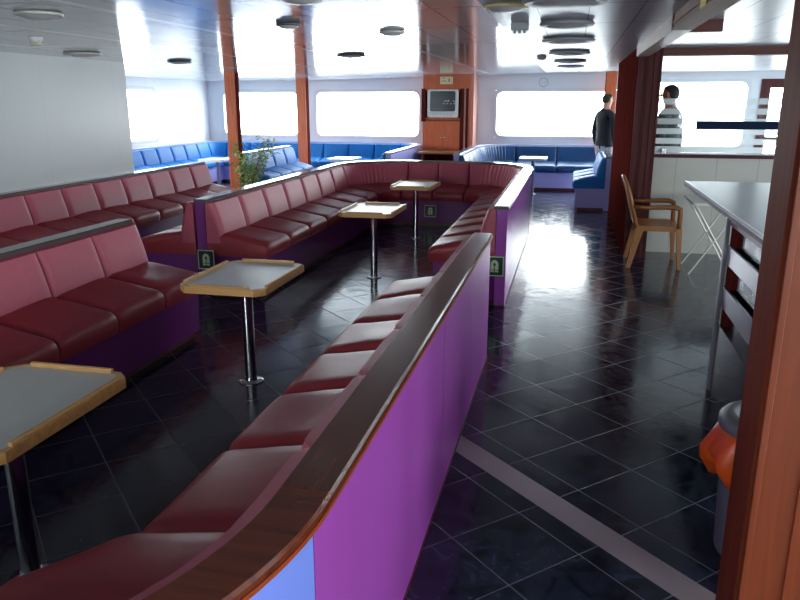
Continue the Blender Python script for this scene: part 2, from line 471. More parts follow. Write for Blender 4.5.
# low tiled wall behind the bar chair
struct('wall_bar', bx(.86, XR, 8.6, 8.72, 0, 1.06), TILEW)
struct('trim_6', bx(.86, XR, 8.57, 8.75, 1.06, 1.095), MAHOD)
# skirtings
struct('baseboard_far', bx(XL, .5, YF-.015, YF, 0, .08), KICK)
struct('baseboard_bulkhead', bx(-5.10, -5.085, YB, 4.4, 0, .08), KICK)

# ------------------------------------------------------------------ benches
class Path:
    def __init__(s, start, heading, segs, side):
        s.parts = []; x, y = start; h = math.radians(heading); s.side = side; L = 0
        for sg in segs:
            if sg[0] == 'L':
                s.parts.append((L, L+sg[1], 'L', x, y, h, 0)); x += sg[1]*math.cos(h); y += sg[1]*math.sin(h); L += sg[1]
            else:
                R, ang = sg[1], math.radians(sg[2]); ln = abs(R*ang); sn = 1 if ang > 0 else -1
                s.parts.append((L, L+ln, 'A', x, y, h, R*sn))
                cx, cy = x-sn*R*math.sin(h), y+sn*R*math.cos(h)
                h2 = h+ang; x, y = cx+sn*R*math.sin(h2), cy-sn*R*math.cos(h2); h = h2; L += ln
        s.L = L
    def at(s, q):
        for (a, b, k, x, y, h, R) in s.parts:
            if q <= b+1e-6 or (a, b, k, x, y, h, R) == s.parts[-1]:
                d = q-a
                if k == 'L': px, py, hh = x+d*math.cos(h), y+d*math.sin(h), h
                else:
                    sn = 1 if R > 0 else -1; r = abs(R); hh = h+sn*d/r
                    cx, cy = x-sn*r*math.sin(h), y+sn*r*math.cos(h)
                    px, py = cx+sn*r*math.sin(hh), cy-sn*r*math.cos(hh)
                nx, ny = (-math.sin(hh), math.cos(hh)) if s.side > 0 else (math.sin(hh), -math.cos(hh))
                return px, py, nx, ny
    def curved(s, q0, q1):
        return any(k == 'A' and a < q1-1e-6 and b > q0+1e-6 for (a, b, k, *_r) in s.parts)

def sweep(path, s0, s1, prof, n=None, bm=None):
    """prof(s) or list -> closed outline of (t, z)"""
    bm = bm or NB()
    if n is None: n = max(1, int((s1-s0)/.05)) if path.curved(s0, s1) else 1
    rings = []
    for i in range(n+1):
        q = s0+(s1-s0)*i/n
        px, py, nx, ny = path.at(q)
        pr = prof(q) if callable(prof) else prof
        rings.append([bm.verts.new((px+nx*t, py+ny*t, z)) for t, z in pr])
    m = len(rings[0])
    for A, B in zip(rings, rings[1:]):
        for k in range(m):
            bm.faces.new((A[k], A[(k+1) % m], B[(k+1) % m], B[k]))
    bm.faces.new(rings[0]); bm.faces.new(rings[-1][::-1])
    return bm

def edge_fac(q, s0, s1, w):
    d = min(q-s0, s1-q)
    if d >= w: return 1.0
    u = max(0, d)/w
    return math.sqrt(max(0, 1-(1-u)**2))

def seat_mesh(path, s0, s1, D, tb=.088, zb=.35, zt=.485, rise=.055):
    g = .004; s0 += g; s1 -= g
    rr = random.Random(int(abs(s0*1000))+int(zt*999)); ph = rr.uniform(0, 6); am = rr.uniform(.004, .009)
    def prof(q):
        e = edge_fac(q, s0, s1, .07); dd = D(q) if callable(D) else D
        fr = dd-.014*(1-e)
        sag = am*math.sin(ph+q*9)*e
        zz = zt-.030*(1-e)
        mid = (tb+fr)/2
        ri = lambda t: rise*max(0, 1-(t-tb-.12)/(fr-.10-tb-.12)) if t > tb+.12 else rise
        out = [(tb, zb), (tb, zz-.02+rise), (tb+.03, zz-.004+rise)]
        for k in range(1, 6):
            t = tb+.03+(fr-.10-tb)*k/6
            out.append((t, zz + ri(t) + (.012*e+sag)*math.sin(PI*(t-tb)/(fr-tb))))
        out += [(fr-.055, zz+.000), (fr-.03, zz-.008), (fr-.010, zz-.026), (fr, zz-.055), (fr-.002, zb+.03), (fr-.012, zb)]
        return out
    n = 18 if (s1-s0) < .8 else 30
    bm = NB()
    # samples crowd towards the seams
    ss = [0, .004, .012, .03, .06, .10] + [.1+.8*i/(n-10) for i in range(1, n-10)] + [.9, .94, .97, .988, .996, 1]
    rings = []
    for u in ss:
        q = s0+(s1-s0)*u; px, py, nx, ny = path.at(q)
        rings.append([bm.verts.new((px+nx*t, py+ny*t, z)) for t, z in prof(q)])
    m = len(rings[0])
    for A, B in zip(rings, rings[1:]):
        for k in range(m): bm.faces.new((A[k], A[(k+1) % m], B[(k+1) % m], B[k]))
    bm.faces.new(rings[0]); bm.faces.new(rings[-1][::-1])
    return bm

def back_mesh(path, s0, s1, pleat=False, tb=.092, ttop=.148, tbot=.245, z0=.46, z1=.815):
    g = .003; s0 += g; s1 -= g
    def prof(q):
        e = edge_fac(q, s0, s1, .05)
        b = .022*e
        if pleat:
            u = (q-s0)/(s1-s0)
            if .22 < u < .86: b += .007*math.sin(2*PI*q/.085)*min(1, (u-.22)/.08, (.86-u)/.08)
        out = [(tb, z0), (tb, z1-.02), (tb+.01, z1)]
        for k in range(0, 9):
            u = k/8
            z = z1-.006-(z1-.006-z0)*u; t = ttop-.012*(1-e)+(tbot-ttop)*u
            out.append((t+b*math.sin(PI*min(1, .12+u*.88))**.6-.014*(1-e), z))
        return out
    n = int((s1-s0)/.012) if pleat else 0
    if pleat: ss = [i/n for i in range(n+1)]
    else: ss = [0, .006, .02, .045, .08, .14, .25, .4, .5, .6, .75, .86, .92, .955, .98, .994, 1]
    bm = NB(); rings = []
    for u in ss:
        q = s0+(s1-s0)*u; px, py, nx, ny = path.at(q)
        rings.append([bm.verts.new((px+nx*t, py+ny*t, z)) for t, z in prof(q)])
    m = len(rings[0])
    for A, B in zip(rings, rings[1:]):
        for k in range(m): bm.faces.new((A[k], A[(k+1) % m], B[(k+1) % m], B[k]))
    bm.faces.new(rings[0]); bm.faces.new(rings[-1][::-1])
    return bm

def bench(name, label, cat, path, cuts, D=.66, seat=RED, back=REDB, base=PURP, cap=CAPW, panels=None, caps=None,
          capedge=None, pleats=(), kick=KICK, partition=True, group=None, zt=.485, tofs=0, backcuts=None):
    x, y, nx, ny = path.at(0)
    root = thing(name, label, cat, (x, y, 0), group)
    Df = D if callable(D) else (lambda q: D)
    L = path.L
    n = None
    nseg = max(2, int(L/.05))
    obj('base', sweep(path, .012, L-.012, lambda q: [(.088, .05), (.088, .355), (Df(q)-.05, .355), (Df(q)-.065, .05)], nseg), base, root)
    obj('kick_board', sweep(path, .03, L-.03, lambda q: [(.088, 0), (.088, .05), (Df(q)-.10, .05), (Df(q)-.10, 0)], nseg), kick, root)
    if partition:
        for (a, b, mt) in (panels or [(0, L, base)]):
            obj('partition_panel', sweep(path, a+.002, b-.002, [(0, .012), (0, .812), (.086, .812), (.086, .012)]), mt, root)
        pf = [(-.006, .812), (-.010, .818), (-.010, .834), (-.004, .842), (.104, .842), (.110, .836), (.110, .812)]
        for (a, b, mt) in (caps or [(0, L, cap)]):
            obj('cap_rail', sweep(path, a+(-.008 if a == 0 else .001), b-.001, pf), mt, root)
        if capedge:
            obj('cap_edging', sweep(path, 0, L, [(-.014, .812), (-.014, .823), (-.008, .823), (-.008, .812)]), capedge, root)
        obj('skirting_strip', sweep(path, 0, L, [(-.004, 0), (-.004, .012), (.086, .012), (.086, 0)]), kick, root)
    for i, (a, b) in enumerate(zip(cuts, cuts[1:])):
        obj('seat_cushion', seat_mesh(path, a, b, Df, zt=zt), seat, root, smooth=True, auto=.9)
    bc = backcuts or cuts
    for i, (a, b) in enumerate(zip(bc, bc[1:])):
        obj('back_cushion', back_mesh(path, a, b, pleat=any(p0 < (a+b)/2 < p1 for p0, p1 in pleats)), back, root, smooth=True, auto=.9)
    return root

def steps(a, b, n): return [a+(b-a)*i/n for i in range(n+1)]

# near bench beside the aisle: runs towards the camera, curls left at its near end
pN = Path((-.467, 4.60), -90, [('L', 3.30), ('A', .95, -90), ('L', .9)], -1)
def DN(q):
    if q < 2.95: return .65
    if q < 3.30: return .65+.205*((q-2.95)/.35)**1.3
    if q < 3.30+1.492: return .855
    return .66
aN = 3.30+1.492
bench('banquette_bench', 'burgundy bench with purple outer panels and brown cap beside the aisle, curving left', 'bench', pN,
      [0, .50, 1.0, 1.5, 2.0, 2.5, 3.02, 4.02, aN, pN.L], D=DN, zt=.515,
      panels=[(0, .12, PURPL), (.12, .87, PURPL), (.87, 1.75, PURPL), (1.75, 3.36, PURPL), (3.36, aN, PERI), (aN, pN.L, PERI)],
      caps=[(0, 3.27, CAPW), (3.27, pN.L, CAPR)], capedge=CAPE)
# the U-shaped bench in the middle
pU = Path((-.467, 5.88), 90, [('L', 3.62), ('A', .9, 90), ('L', .873), ('A', .9, 90), ('L', 3.78)], 1)
a1 = 3.62; a2 = a1+1.4137; a3 = a2+.873; a4 = a3+1.4137
cU = steps(0, a1, 7)+[a2, a2+.4365, a3]+[a4]+steps(a4, pU.L, 7)[1:]
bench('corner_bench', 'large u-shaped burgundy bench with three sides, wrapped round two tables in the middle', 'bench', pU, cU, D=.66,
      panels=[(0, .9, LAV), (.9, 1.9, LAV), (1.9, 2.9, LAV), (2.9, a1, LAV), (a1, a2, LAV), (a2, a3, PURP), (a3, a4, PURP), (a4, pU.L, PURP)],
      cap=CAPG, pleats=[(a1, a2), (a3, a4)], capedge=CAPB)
# bench backing on to its left arm, facing the left aisle
pO = Path((-3.072, 5.72), 90, [('L', 3.5)], 1)
bench('banquette_bench', 'burgundy bench back to back with the left arm of the u-shaped bench', 'bench', pO, steps(0, 3.5, 7), D=.66, partition=False)
# near left bench, facing the near tables
pB = Path((-3.14, 4.60), -90, [('L', 2.57)], 1)
bench('banquette_bench', 'burgundy bench nearest on the left, with wide grey-brown top edge, facing the near tables', 'bench', pB, steps(0, 2.57, 5), D=.65, cap=CAPG, zt=.495)
# long bench against the grey bulkhead
pA = Path((-5.10, 9.45), -90, [('L', 5.15)], 1)
bench('banquette_bench', 'long straight burgundy bench along the grey wall at the far left', 'bench', pA, steps(0, 5.15, 10), D=.62, cap=CAPG)
# blue benches at the far end
pRU = Path((-1.86, 11.95), 90, [('L', 2.2), ('A', .8, -90), ('L', 1.6)], -1)
b1 = 2.2; b2 = b1+1.2566
bench('corner_bench', 'dark blue l-shaped bench under the right far window with pleated corner', 'bench', pRU,
      steps(0, b1, 4)+[b2]+steps(b2, pRU.L, 2)[1:], D=.62, seat=BLUED, back=BLUED, base=LILAC, cap=CAPB, pleats=[(b1, b2)])
pR = Path((.63, 11.72), 90, [('L', 1.6)], 1)
bench('banquette_bench', 'short blue bench with lilac base at the end of the dark wooden screen wall', 'bench', pR, steps(0, 1.6, 3), D=.58, seat=BLUE, back=BLUE, base=LILAC, cap=CAPB)
pLU = Path((-2.90, 11.9), 90, [('L', 2.55), ('A', .5, 90), ('L', 3.85), ('A', .45, 90), ('L', 3.6)], 1)
c1 = 2.55; c2 = c1+.7854; c3 = c2+3.85; c4 = c3+.7069
def DLU(q): return .46 if (c1-.01 <= q <= c2+.01) else (.43 if c3-.01 <= q <= c4+.01 else .56)
bench('corner_bench', 'blue u-shaped bench lining the far left windows and the left side wall', 'bench', pLU,
      steps(0, c1, 5)+[c2]+steps(c2, c3, 7)[1:]+[c4]+steps(c4, pLU.L, 7)[1:], D=DLU, seat=BLUE, back=BLUE, base=LILAC, cap=CAPB)
pC = Path((-5.36, 13.45), -90, [('L', 2.2)], 1)
bench('banquette_bench', 'light blue bench behind the leafy plant, with white top edge and four back cushions', 'bench', pC, steps(0, 2.2, 4), D=.56, seat=BLUE, back=BLUE, base=LILAC, cap=CAPB)

# ------------------------------------------------------------------ tables
def table(name, label, loc, sx, sy, top, edge, pole, group=None, lips=True):
    x, y, _ = loc; t = thing(name, label, 'table', (x, y, 0), group)
    h = .67; c = .05
    def oct_(a, b, c): return [(x-a+c, y-b), (x+a-c, y-b), (x+a, y-b+c), (x+a, y+b-c), (x+a-c, y+b), (x-a+c, y+b), (x-a, y+b-c), (x-a, y-b+c)]
    bm = NB(); prism(bm, oct_(sx/2-.016, sy/2-.016, c), 'z', h-.03, h)
    obj('tabletop', bm, top, t)
    bm = NB(); O = oct_(sx/2, sy/2, c); I = oct_(sx/2-.018, sy/2-.018, c*.95)
    vs = [[bm.verts.new((p[0], p[1], z)) for p in R] for R, z in ((O, h-.036), (O, h+.002), (I, h+.002), (I, h-.036))]
    for A, B in ((0, 1), (1, 2), (2, 3), (3, 0)):
        for i in range(8): bm.faces.new((vs[A][i], vs[A][(i+1) % 8], vs[B][(i+1) % 8], vs[B][i]))
    obj('edge_band', bm, edge, t)
    if lips:
        for s in (-1, 1):
            obj('raised_lip', bx(x+s*(sx/2-.009)-.009, x+s*(sx/2-.009)+.009, y-sy/2+c+.03, y+sy/2-c-.03, h, h+.016), edge, t, bevel=.004)
        for s in (-1, 1):
            obj('raised_lip', bx(x-sx/2+c+.03, x+sx/2-c-.03, y+s*(sy/2-.009)-.009, y+s*(sy/2-.009)+.009, h, h+.016), edge, t, bevel=.004)
    bm = NB(); lathe(bm, [(0, 0), (.034, 0), (.034, h-.036), (0, h-.036)], (x, y, .0), 20)
    obj('pole', bm, pole, t, smooth=True, auto=.7)
    bm = NB(); lathe(bm, [(0, 0), (.075, 0), (.075, .006), (.06, .012), (.04, .014), (.038, .03), (0, .03)], (x, y, 0), 24)
    obj('floor_flange', bm, pole, t, smooth=True, auto=.7)
    bm = NB(); box(bm, x-.12, x+.12, y-.12, y+.12, h-.044, h-.034)
    obj('top_bracket', bm, DGREY, t)
    for k in range(4):
        a = PI/4+k*PI/2
        bm = NB(); lathe(bm, [(0, 0), (.008, 0), (.008, .004), (0, .006)], (x+.062*math.cos(a), y+.062*math.sin(a), .008), 8)
        obj('bolt', bm, CHROME, t)
    return t
G1 = 'pedestal tables between the burgundy benches'
T1 = table('pedestal_table', 'grey-topped oak-edged table with steel pole in front of the near left bench, second nearest', (-1.825, 3.86, 0), .51, .70, TOPG, OAK, CHROME, G1)
dup(T1, (-1.80, 1.91, 0), 'grey-topped oak-edged table nearest the camera, cut off at the left edge', G1)
dup(T1, (-1.80, 6.68, 0), 'pedestal table shining white at the open end of the u-shaped bench', G1)
dup(T1, (-1.84, 8.85, 0), 'pedestal table deepest inside the u-shaped bench, near its back cushions', G1)
G2 = 'white tables by the blue benches'
TB = table('pedestal_table', 'white-topped table in front of the dark blue bench under the right window', (-.66, 13.75, 0), .50, .62, TOPW, TOPW, STEEL, G2, lips=False)
dup(TB, (-4.0, 12.85, 0), 'white-topped table seen just above the u-shaped bench, by the second orange column', G2)
dup(TB, (-6.15, 12.15, 0), 'white-topped table beyond the end of the long burgundy bench, left of the first orange column', G2)

# ------------------------------------------------------------------ columns
def column(label, x, y, w, m, z1):
    t = thing('wooden_column', label, 'column', (x, y, 0))
    bm = NB(); box(bm, x-w/2, x+w/2, y-w/2, y+w/2, 0, z1)
    obj('shaft', bm, m, t, bevel=.008)
    bm = NB()
    for s in (-1, 1):
        box(bm, x+s*w/2-(.012 if s < 0 else 0), x+s*w/2+(0 if s < 0 else .012), y-w/2+.03, y+w/2-.03, .1, z1)
    obj('side_board', bm, MAHO, t)
    obj('foot_trim', bx(x-w/2-.01, x+w/2+.01, y-w/2-.01, y+w/2+.01, 0, .1), KICK, t)
    return t
column('orange wooden column with the leafy plant at its foot, left of the far windows', -5.24, 10.98, .17, ORNG, zc(-5.3)+.01)
column('orange wooden column standing between the two left far windows', -5.22, 14.08, .19, ORNG, zc(-5.3)+.01)
column('orange wooden column behind the standing man in the dark jacket', .66, 14.75, .18, ORNG, 2.2)
# big varnished column at the right edge
t = thing('wooden_column', 'big varnished reddish-brown column cut by the right edge of the picture', 'column', (.82, 2.19, 0))
obj('shaft', bx(.575, 1.06, 2.07, 2.30, 0, 2.2), NEARW, t, bevel=.006)
obj('side_board', bx(.564, .577, 2.085, 2.29, .0, 2.2), wood('dark_teak', srgb(92, 40, 25), srgb(114, 52, 32), .6, 'z', .0, 1, .05), t, bevel=.004)
obj('front_board', bx(.69, 1.04, 2.062, 2.07, 0, 2.2), NEARW, t, bevel=.003)
obj('corner_moulding', bx(.573, .592, 2.062, 2.07, 0, 2.2), NEARW, t, bevel=.003)

# ------------------------------------------------------------------ cabinet with television
cx0, cx1, cy0 = -2.86, -1.93, 14.40
t = thing('media_cabinet', 'tall orange-brown wooden cabinet holding the television between the far windows', 'cabinet', ((cx0+cx1)/2, cy0, 0))
bm = NB(); box(bm, cx0, cx0+.04, cy0, YF, 0, 2.2); box(bm, cx1-.04, cx1, cy0, YF, 0, 2.2); box(bm, cx0+.04, cx1-.04, YF-.04, YF, 0, 2.2)
box(bm, cx0+.04, cx1-.04, cy0+.01, YF-.04, 1.315, 1.355); box(bm, cx0+.04, cx1-.04, cy0+.01, YF-.04, 1.86, 1.90)
box(bm, cx0+.04, cx1-.04, cy0+.01, YF-.04, 0, .1)
obj('carcass', bm, ORNG, t)
obj('upper_panel', bx(cx0+.04, cx1-.04, cy0, cy0+.03, 1.9, 2.2), ORNG, t)
xm = cx0+.04+.36
for (a, b, kx) in ((cx0+.04, xm-.002, xm-.035), (xm+.002, xm+.36, xm+.035)):
    d = obj('door', bx(a, b, cy0, cy0+.022, 0.1, 1.30), ORNG, t, bevel=.004)
    bm = NB(); lathe(bm, [(0, 0), (.012, .0), (.012, .012), (.018, .02), (.012, .03), (0, .032)], (0, 0, 0), 12)
    bmesh.ops.rotate(bm, verts=bm.verts, cent=(0, 0, 0), matrix=Matrix.Rotation(PI/2, 3, 'X'))
    bmesh.ops.translate(bm, verts=bm.verts, vec=(kx, cy0, .98))
    obj('knob', bm, CHROME, d, smooth=True)
obj('niche_frame', bx(cx0-.03, cx0+.05, cy0-.02, cy0+.02, 1.28, 1.9), MAHO, t)
bm = NB(); box(bm, cx1-.20, cx1-.13, cy0-.015, cy0+.03, .1, 1.9); box(bm, cx1-.09, cx1-.04, cy0-.015, cy0+.03, .1, 1.9)
obj('side_trim', bm, MAHO, t)
bm = NB(); box(bm, cx1-.125, cx1-.095, cy0-.005, cy0+.03, .1, 1.9); box(bm, cx1, cx1+.05, cy0+.05, YF, .0, 2.2)
obj('pale_side_panel', bm, mat('pinkish_wood', srgb(196, 140, 128), .35), t)
# television (tube set, silver)
tx, tz = -2.46, 1.36
tv = thing('television', 'silver tube television with dark grey screen inside the wooden cabinet', 'television', (tx, 14.4, tz))
bm = NB(); prism(bm, rrect(tx-.30, tx+.30, tz, tz+.52, .04), 'y', 14.33, 14.42)
bv = [(tx-.28, 14.42, tz+.03), (tx+.28, 14.42, tz+.03), (tx+.28, 14.42, tz+.5), (tx-.28, 14.42, tz+.5)]
bw = [(tx-.16, 14.85, tz+.08), (tx+.16, 14.85, tz+.08), (tx+.16, 14.85, tz+.40), (tx-.16, 14.85, tz+.40)]
A = [bm.verts.new(p) for p in bv]; B = [bm.verts.new(p) for p in bw]
bm.faces.new(A[::-1]); bm.faces.new(B)
for i in range(4): bm.faces.new((A[i], A[(i+1) % 4], B[(i+1) % 4], B[i]))
obj('casing', bm, SILVER, tv)
bm = NB(); pts = rrect(tx-.245, tx+.245, tz+.115, tz+.49, .03); prism(bm, pts, 'y', 14.318, 14.335)
sc = obj('screen', bm, SCREEN, tv)
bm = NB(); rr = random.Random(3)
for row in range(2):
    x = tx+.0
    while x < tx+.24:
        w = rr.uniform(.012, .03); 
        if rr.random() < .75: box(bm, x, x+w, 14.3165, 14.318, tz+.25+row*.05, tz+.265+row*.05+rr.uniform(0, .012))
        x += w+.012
obj('screen_text_marks', bm, mat('pale_marks', (.5, .52, .52, 1), .5), sc)  # rows of faint pale characters on the screen
bm = NB()
for k in range(6): box(bm, tx-.2+k*.07, tx-.17+k*.07, 14.322, 14.332, tz+.045, tz+.062)
obj('buttons', bm, GREYP, tv)
obj('speaker_grille', bx(tx-.25, tx+.25, 14.326, 14.332, tz+.078, tz+.092), GREYP, tv)
# cream box sign above the television
t = thing('sign_box', 'small cream box sign with faint marks fixed above the television', 'sign', (-2.40, 14.38, 2.05))
obj('case', bx(-2.52, -2.28, 14.35, 14.40, 1.98, 2.12), CREAM, t, bevel=.006)
bm = NB(); box(bm, -2.49, -2.40, 14.347, 14.351, 2.03, 2.045); box(bm, -2.36, -2.33, 14.347, 14.351, 2.02, 2.08); box(bm, -2.49, -2.42, 14.347, 14.351, 2.085, 2.097)
obj('marks', bm, mat('ochre_marks', srgb(150, 130, 80), .5), t)
# wooden ledge in front of the cabinet
t = thing('wooden_shelf', 'brown wooden ledge below the cabinet doors between two blue bench arms', 'shelf', (-2.38, 14.2, 0))
obj('board', bx(-2.84, -1.92, 13.75, 14.37, .70, .735), wood('ledge_wood', srgb(150, 92, 48), srgb(180, 118, 66), .35, 'x'), t, bevel=.004)
obj('front_panel', bx(-2.80, -1.96, 14.28, 14.32, 0, .70), MAHO, t)

# round mark on the far wall
bm = NB()
seg = 40
rings = []
for k in range(seg):
    a = 2*PI*k/seg
    rings.append([bm.verts.new((-.60+r*math.cos(a), yy, 2.02+r*math.sin(a))) for r, yy in ((.075, YF), (.075, YF-.006), (.090, YF-.006), (.090, YF))])
for k in range(seg):
    A, B = rings[k], rings[(k+1) % seg]
    for q in range(3): bm.faces.new((A[q], A[q+1], B[q+1], B[q]))
tube(bm, [(-.645, YF-.004, 2.05), (-.615, YF-.004, 1.985), (-.60, YF-.004, 2.03), (-.575, YF-.004, 1.985), (-.555, YF-.004, 2.05)], .005, 6)
tag(obj('wall_emblem', bm, GREYP, None, origin=(-.6, YF, 2.02)), 'thin grey ring emblem on the far wall above the right window', 'sign')

# ------------------------------------------------------------------ ceiling fittings
def ceiling_disc(label, x, y, r, th, m, group, rim=None, face=None):
    z = zc(x); t = thing('ceiling_light', label, 'ceiling light', (x, y, z), group)
    bm = NB(); lathe(bm, [(0, 0), (r*.92, 0), (r, -th*.35), (r, -th*.7), (r*.94, -th), (r*.80, -th), (0, -th)], (x, y, z), 36)
    obj('housing', bm, m, t, smooth=True, auto=.6)
    bm = NB(); lathe(bm, [(r*.80, -th), (r*.6, -th-.012), (0, -th-.018)], (x, y, z), 36)
    obj('diffuser', bm, face or m, t, smooth=True)
    return t
DISCF = mat('disc_face', (.55, .56, .58, 1), .4)
GR = 'grey discs in a row over the aisle'
ordn = ['nearest grey ceiling disc over the aisle, touching the top edge', 'second grey ceiling disc over the aisle, paler than the rest', 'third and widest looking grey disc over the aisle ceiling',
        'fourth grey ceiling disc over the aisle from the front', 'fifth grey ceiling disc over the aisle, small in the distance', 'farthest grey ceiling disc over the aisle, before the far wall']
for (y, r), lb in zip(((4.35, .23), (5.6, .19), (7.05, .235), (8.8, .23), (10.6, .22), (12.2, .21)), ordn):
    ceiling_disc(lb, -.08, y, r, .034, GREYP, GR, face=DISCF)
GD = 'flat round ceiling lights left of the aisle'
for (x, y, r, m, lb) in ((-1.42, 3.85, .115, SILVER, 'round silver-rimmed ceiling light above the u-shaped bench, nearest the top edge'),
                      (-1.92, 4.95, .085, DGREY, 'small dark round ceiling fitting left of the silver-rimmed ceiling light'),
                      (-1.40, 5.8, .10, SILVER, 'round silver ceiling light nearest the left of the cabinet top'),
                      (-2.42, 8.1, .16, DGREY, 'thin dark round ceiling light over the left arm of the u-shaped bench'),
                      (-4.6, 6.45, .17, SILVER, 'pale round ceiling light close to the top of the grey wall'),
                      (-3.0, 3.85, .13, SILVER, 'pale round ceiling light near the top left corner'),
                      (-4.45, 8.0, .14, DGREY, 'dark round ceiling light left of the first orange column'),
                      (-.42, 4.6, .13, CREAM, 'cream round ceiling light right of the cabinet reflection at the top edge')):
    ceiling_disc(lb, x, y, r, .022, m, GD, face=WHITE)
z0 = zc(-.42)
t = thing('ceiling_speaker', 'small grey box fitting hanging from the ceiling left of the aisle discs', 'ceiling fitting', (-.41, 5.62, z0))
obj('box', bx(-.47, -.35, 5.56, 5.68, z0-.055, z0), GREYP, t, bevel=.006)
for k in range(3):
    bm = NB(); lathe(bm, [(0, -.02), (.012, -.02), (.012, 0), (0, 0)], (-.445+k*.035, 5.6, z0-.055), 10); obj('knob', bm, GREYP, t)
z0 = zc(-4.0)
t = thing('smoke_detector', 'small pale square detector on the ceiling by the top left corner', 'detector', (-3.95, 5.0, z0))
bm = NB(); lathe(bm, [(0, 0), (.05, 0), (.05, -.02), (.035, -.04), (0, -.042)], (-3.95, 5.0, z0), 20); obj('body', bm, WHITE, t, smooth=True, auto=.6)
obj('cap', bx(-3.98, -3.92, 4.97, 5.03, z0-.055, z0-.04), CREAM, t)
z0 = 2.2
t = thing('smoke_detector', 'small grey round detector on the ceiling left of the farthest aisle discs', 'detector', (-.42, 9.6, z0))
bm = NB(); lathe(bm, [(0, 0), (.06, 0), (.06, -.03), (.04, -.05), (0, -.052)], (-.42, 9.6, z0), 20); obj('body', bm, GREYP, t, smooth=True, auto=.6)

# ------------------------------------------------------------------ life-jacket signs
def jacket_sign(label, plane, x, y, z, w, h, face, grp='life jacket signs on bench ends'):
    """sign plate facing -y: green plate, pale border, jacket pictogram"""
    t = thing('lifejacket_sign', label, 'sign', (x, y, z), grp)
    f = y
    obj('plate', bx(x-w/2, x+w/2, f-.006, f, z-h/2, z+h/2), face, t)
    bm = NB(); b = .008
    for q in ((x-w/2, x+w/2, z-h/2, z-h/2+b), (x-w/2, x+w/2, z+h/2-b, z+h/2), (x-w/2, x-w/2+b, z-h/2+b, z+h/2-b), (x+w/2-b, x+w/2, z-h/2+b, z+h/2-b)):
        box(bm, q[0], q[1], f-.0075, f-.006, q[2], q[3])
    obj('border', bm, SIGNW, t)
    bm = NB(); s = h
    # collar-type jacket: round yoke over two front panels with a gap and ties
    n = 14; outer = [(.19*s*math.cos(PI*k/n), .10*s+.22*s*math.sin(PI*k/n)) for k in range(n+1)]
    inner = [(.06*s*math.cos(PI*k/n), .06*s+.12*s*math.sin(PI*k/n)) for k in range(n+1)]
    out = [(.20*s, -.30*s)] + outer + [(-.20*s, -.30*s), (-.02*s, -.30*s), (-.02*s, .0*s)] + [(p[0], p[1]) for p in inner[::-1]] + [(.02*s, .0*s), (.02*s, -.30*s)]
    vs0 = [bm.verts.new((x+p[0], f-.006, z+p[1])) for p in out]; vs1 = [bm.verts.new((x+p[0], f-.008, z+p[1])) for p in out]
    nn = len(out)
    # fill as quads strips: yoke
    for i in range(n):
        o0, o1 = 1+i, 2+i
        base_i = n+5
        i0 = base_i+(n-i); i1 = base_i+(n-i-1)
        bm.faces.new((vs1[o0], vs1[o1], vs1[i1], vs1[i0]))
    bm.faces.new((vs1[0], vs1[1], vs1[n+5+n], vs1[nn-2], vs1[nn-1]))
    bm.faces.new((vs1[n+1], vs1[n+2], vs1[n+3], vs1[n+4], vs1[n+5]))
    for v in vs0: bm.verts.remove(v)
    j = obj('jacket_symbol', bm, SIGNW, t)
    bm = NB(); box(bm, x-.21*s, x+.21*s, f-.0088, f-.008, z-.20*s, z-.175*s)
    obj('belt_symbol', bm, face, j)
    return t
jacket_sign('green life jacket sign on the right end of the u-shaped bench beside the aisle', 'y', -.556, 5.878, .345, .150, .165, GREENS)
jacket_sign('dark life jacket sign on the left end of the u-shaped bench, behind the oak-edged table', 'y', -3.05, 5.69, .32, .155, .17, SIGND)
jacket_sign('dark life jacket sign on the purple base deep inside the u-shaped bench', 'y', -1.83, 9.79, .205, .165, .16, SIGND)

# ------------------------------------------------------------------ plant
px, py = -4.84, 10.60
t = thing('potted_plant', 'leafy green plant with small leaves at the foot of the first orange column', 'plant', (px, py, 0))
bm = NB(); lathe(bm, [(0, 0), (.10, 0), (.13, .22), (.14, .22), (.14, .25), (.125, .25), (.12, .22), (0, .215)], (px, py, 0), 24); obj('pot', bm, POT, t, smooth=True, auto=.6)
bm = NB(); lathe(bm, [(.12, .217), (0, .225)], (px, py, 0), 24); obj('soil', bm, SOIL, t)
rr = random.Random(11); bm = NB(); tips = []
for i in range(11):
    a = rr.uniform(0, 2*PI); h = rr.uniform(.6, 1.1); sp = rr.uniform(.05, .38)
    if i < 5: a = rr.uniform(-.7, .8); sp = rr.uniform(.2, .5); h = rr.uniform(.85, 1.08)
    p = []
    for k in range(8):
        u = k/7; p.append((px+math.cos(a)*sp*u**1.6, py+math.sin(a)*sp*u**1.6*.8, .21+(h-.21)*u))
    tube(bm, p, [.007*(1-.7*k/7) for k in range(8)], 6); tips.append(p)
obj('stems', bm, STEM, t)
